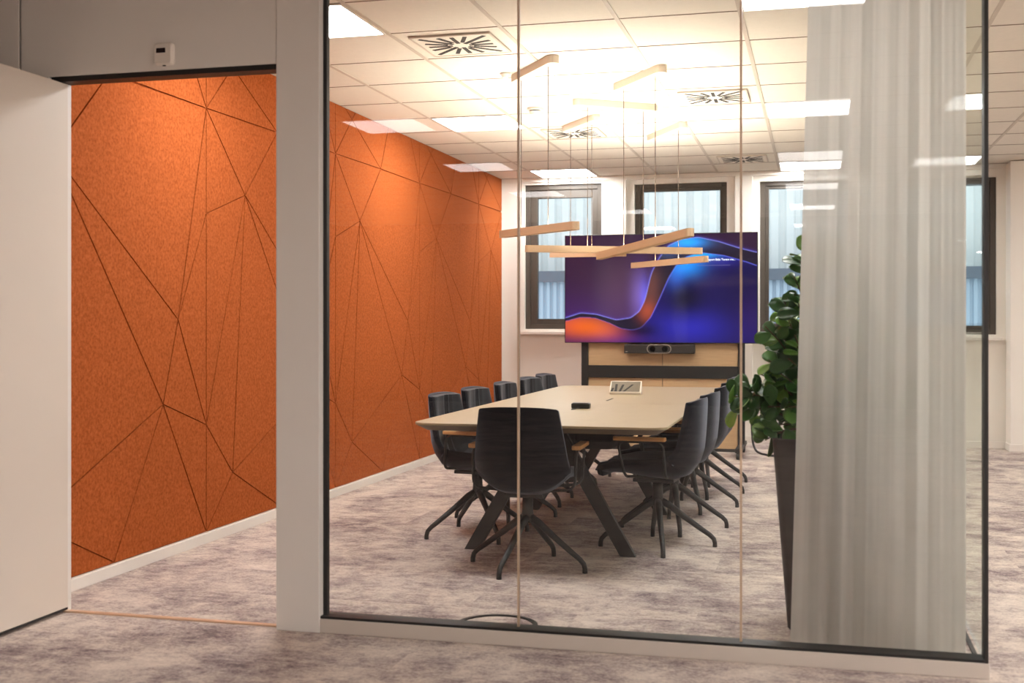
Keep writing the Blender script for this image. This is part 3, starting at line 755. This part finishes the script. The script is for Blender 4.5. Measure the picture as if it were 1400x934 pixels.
def leaf(base, dirn, up, L, Wd):
    dirn = dirn.normalized(); side = dirn.cross(up).normalized(); nrm = side.cross(dirn).normalized()
    rows = [(0, .10), (.12, .26), (.3, .62), (.5, .9), (.7, 1.0), (.86, .84), (.96, .45), (1.0, .12)]
    vs = []
    for s_, w in rows:
        c0 = base+dirn*(L*s_)-nrm*(L*.16*s_*s_)
        for k, q in enumerate((-1, -.55, 0, .55, 1)):
            vs.append(c0+side*(q*w*Wd/2)+nrm*(abs(q)**1.5*w*Wd*.10))
    nv = len(vs); vs += [p-nrm*.0016 for p in vs]; fs = []
    for a in range(len(rows)-1):
        for b in range(4):
            i = a*5+b; fs.append((i, i+1, i+6, i+5)); fs.append((nv+i, nv+i+5, nv+i+6, nv+i+1))
    rim = [a*5 for a in range(len(rows))]+[35+k for k in range(1, 5)]+[a*5+4 for a in range(len(rows)-2, -1, -1)]+[3, 2, 1]
    for a, b in zip(rim, rim[1:]+rim[:1]): fs.append((a, b, nv+b, nv+a))
    lf.add(vs, fs)
roots = [Vector((-.05, -.03, PZ-.04)), Vector((.05, .03, PZ-.04)), Vector((.0, .06, PZ-.04)), Vector((.02, -.06, PZ-.04))]
for n, p in enumerate(pts):
    r0 = roots[n % 4]
    mid = r0+(p-r0)*.45+Vector((0, 0, .10+.12*max(0, .9-p.z))); mid.x *= .7
    a, b, c = r0, mid, p
    path = [a*(1-w)**2+b*2*w*(1-w)+c*w*w for w in [k/7 for k in range(8)]]
    sb.tube(path, [.0065-.0007*k*.75 for k in range(8)], 6)
    axis = (path[-1]-path[-2]).normalized()
    for k in range(rnd.randint(5, 7)):
        w = k/7; bpnt = path[-1]-axis*(.10*(1-w)) if k < 7 else path[-1]
        an = k*2.4+rnd.uniform(-.4, .4); o1 = axis.orthogonal().normalized(); o2 = axis.cross(o1)
        dv = (o1*math.cos(an)+o2*math.sin(an))*.9+axis*rnd.uniform(.1, .7)+Vector((0, 0, rnd.uniform(-.05, .35)))
        up = (Vector((0, -.85, .75))+Vector((rnd.uniform(-.6, .6), rnd.uniform(-.6, .6), rnd.uniform(-.2, .4)))).normalized()
        if abs(dv.normalized().dot(up)) > .93: up = Vector((0, -1, .2))
        L = rnd.uniform(.068, .105); leaf(bpnt, dv, up, L, L*rnd.uniform(.62, .78))
sb.build('stem', M['stem'], t, smooth=True)
lf.build('foliage', M['leaf'], t, smooth=True)

# ------------------------------------------------------------------ sheer curtain gathered in the glazed corner
nS, nZ = 420, 24; zs = [.02+(H-.07-.02)*k/nZ for k in range(nZ+1)]
rnd = random.Random(5); ph = [rnd.uniform(0, 6.28) for _ in range(8)]
vs = []; fs = []
for z in zs:
    hz = z/H
    xl = -.100+.075*hz; xr = .532+.0*hz
    for k in range(nS+1):
        s_ = k/nS; w = s_+.010*math.sin(2*PI*3.1*s_+ph[5]+hz*1.2)+.006*math.sin(2*PI*7*s_+ph[6]-hz*.8)
        x = xl+(xr-xl)*w
        amp = .008*(.75+.35*math.sin(2*PI*2.3*s_+ph[0]))*(1-.25*hz)
        y = 4.675+amp*math.sin(2*PI*7*w+ph[1]+.5*math.sin(2*PI*1.7*s_+ph[2]))+.0006*math.sin(2*PI*23*w+ph[3]+hz*1.1)+.004*math.sin(2*PI*4*s_+hz*2+ph[4])
        x += .002*math.sin(4*PI*7*w+ph[1]*2)
        vs.append((x, y, z))
for b in range(nZ):
    for a in range(nS):
        i = b*(nS+1)+a; fs.append((i, i+1, i+nS+2, i+nS+1))
t = thing('sheer_curtain', 'floor-length pale sheer curtain gathered behind the glass corner', 'curtain', (0, 0, 0))
MB().add(vs, fs).build('fabric', M['sheer'], t, smooth=True)
MB().box(-.25, CX-.04, 4.655, 4.695, H-.045, H-.003).build('curtain_rail', M['white'], t, bevel=.003)

# ------------------------------------------------------------------ outside the windows
t = thing('neighbouring_building', 'building clad in white and blue corrugated sheet outside the windows', 'building', (0, 17.5, 0))
def corr(x0, x1, y, z0, z1, pitch, dep):
    mb = MB(); n = int((x1-x0)/pitch); P = []
    for k in range(n):
        x = x0+k*pitch
        P += [(x, y), (x+pitch*.3, y), (x+pitch*.42, y-dep), (x+pitch*.88, y-dep)]
    P.append((x0+n*pitch, y)); P += [(x0+n*pitch, y+.1), (x0, y+.1)]
    mb.loft([[(a, b, z0) for a, b in P], [(a, b, z1) for a, b in P]]); return mb
corr(-8, 6, 0, 2.02, 7, .22, .05).build('upper_cladding', M['clad'], t)
corr(-8, 6, -.5, -.5, 1.86, .10, .03).build('lower_cladding', M['cladblue'], t)
MB().box(-8, 6, -.62, .1, 1.86, 2.02).build('ledge', M['ledge'], t, bevel=.01)

w = bpy.data.worlds.new('sky'); scn.world = w; w.use_nodes = True
bg = w.node_tree.nodes['Background']; bg.inputs[0].default_value = (.90, .95, 1, 1); bg.inputs[1].default_value = 1.25
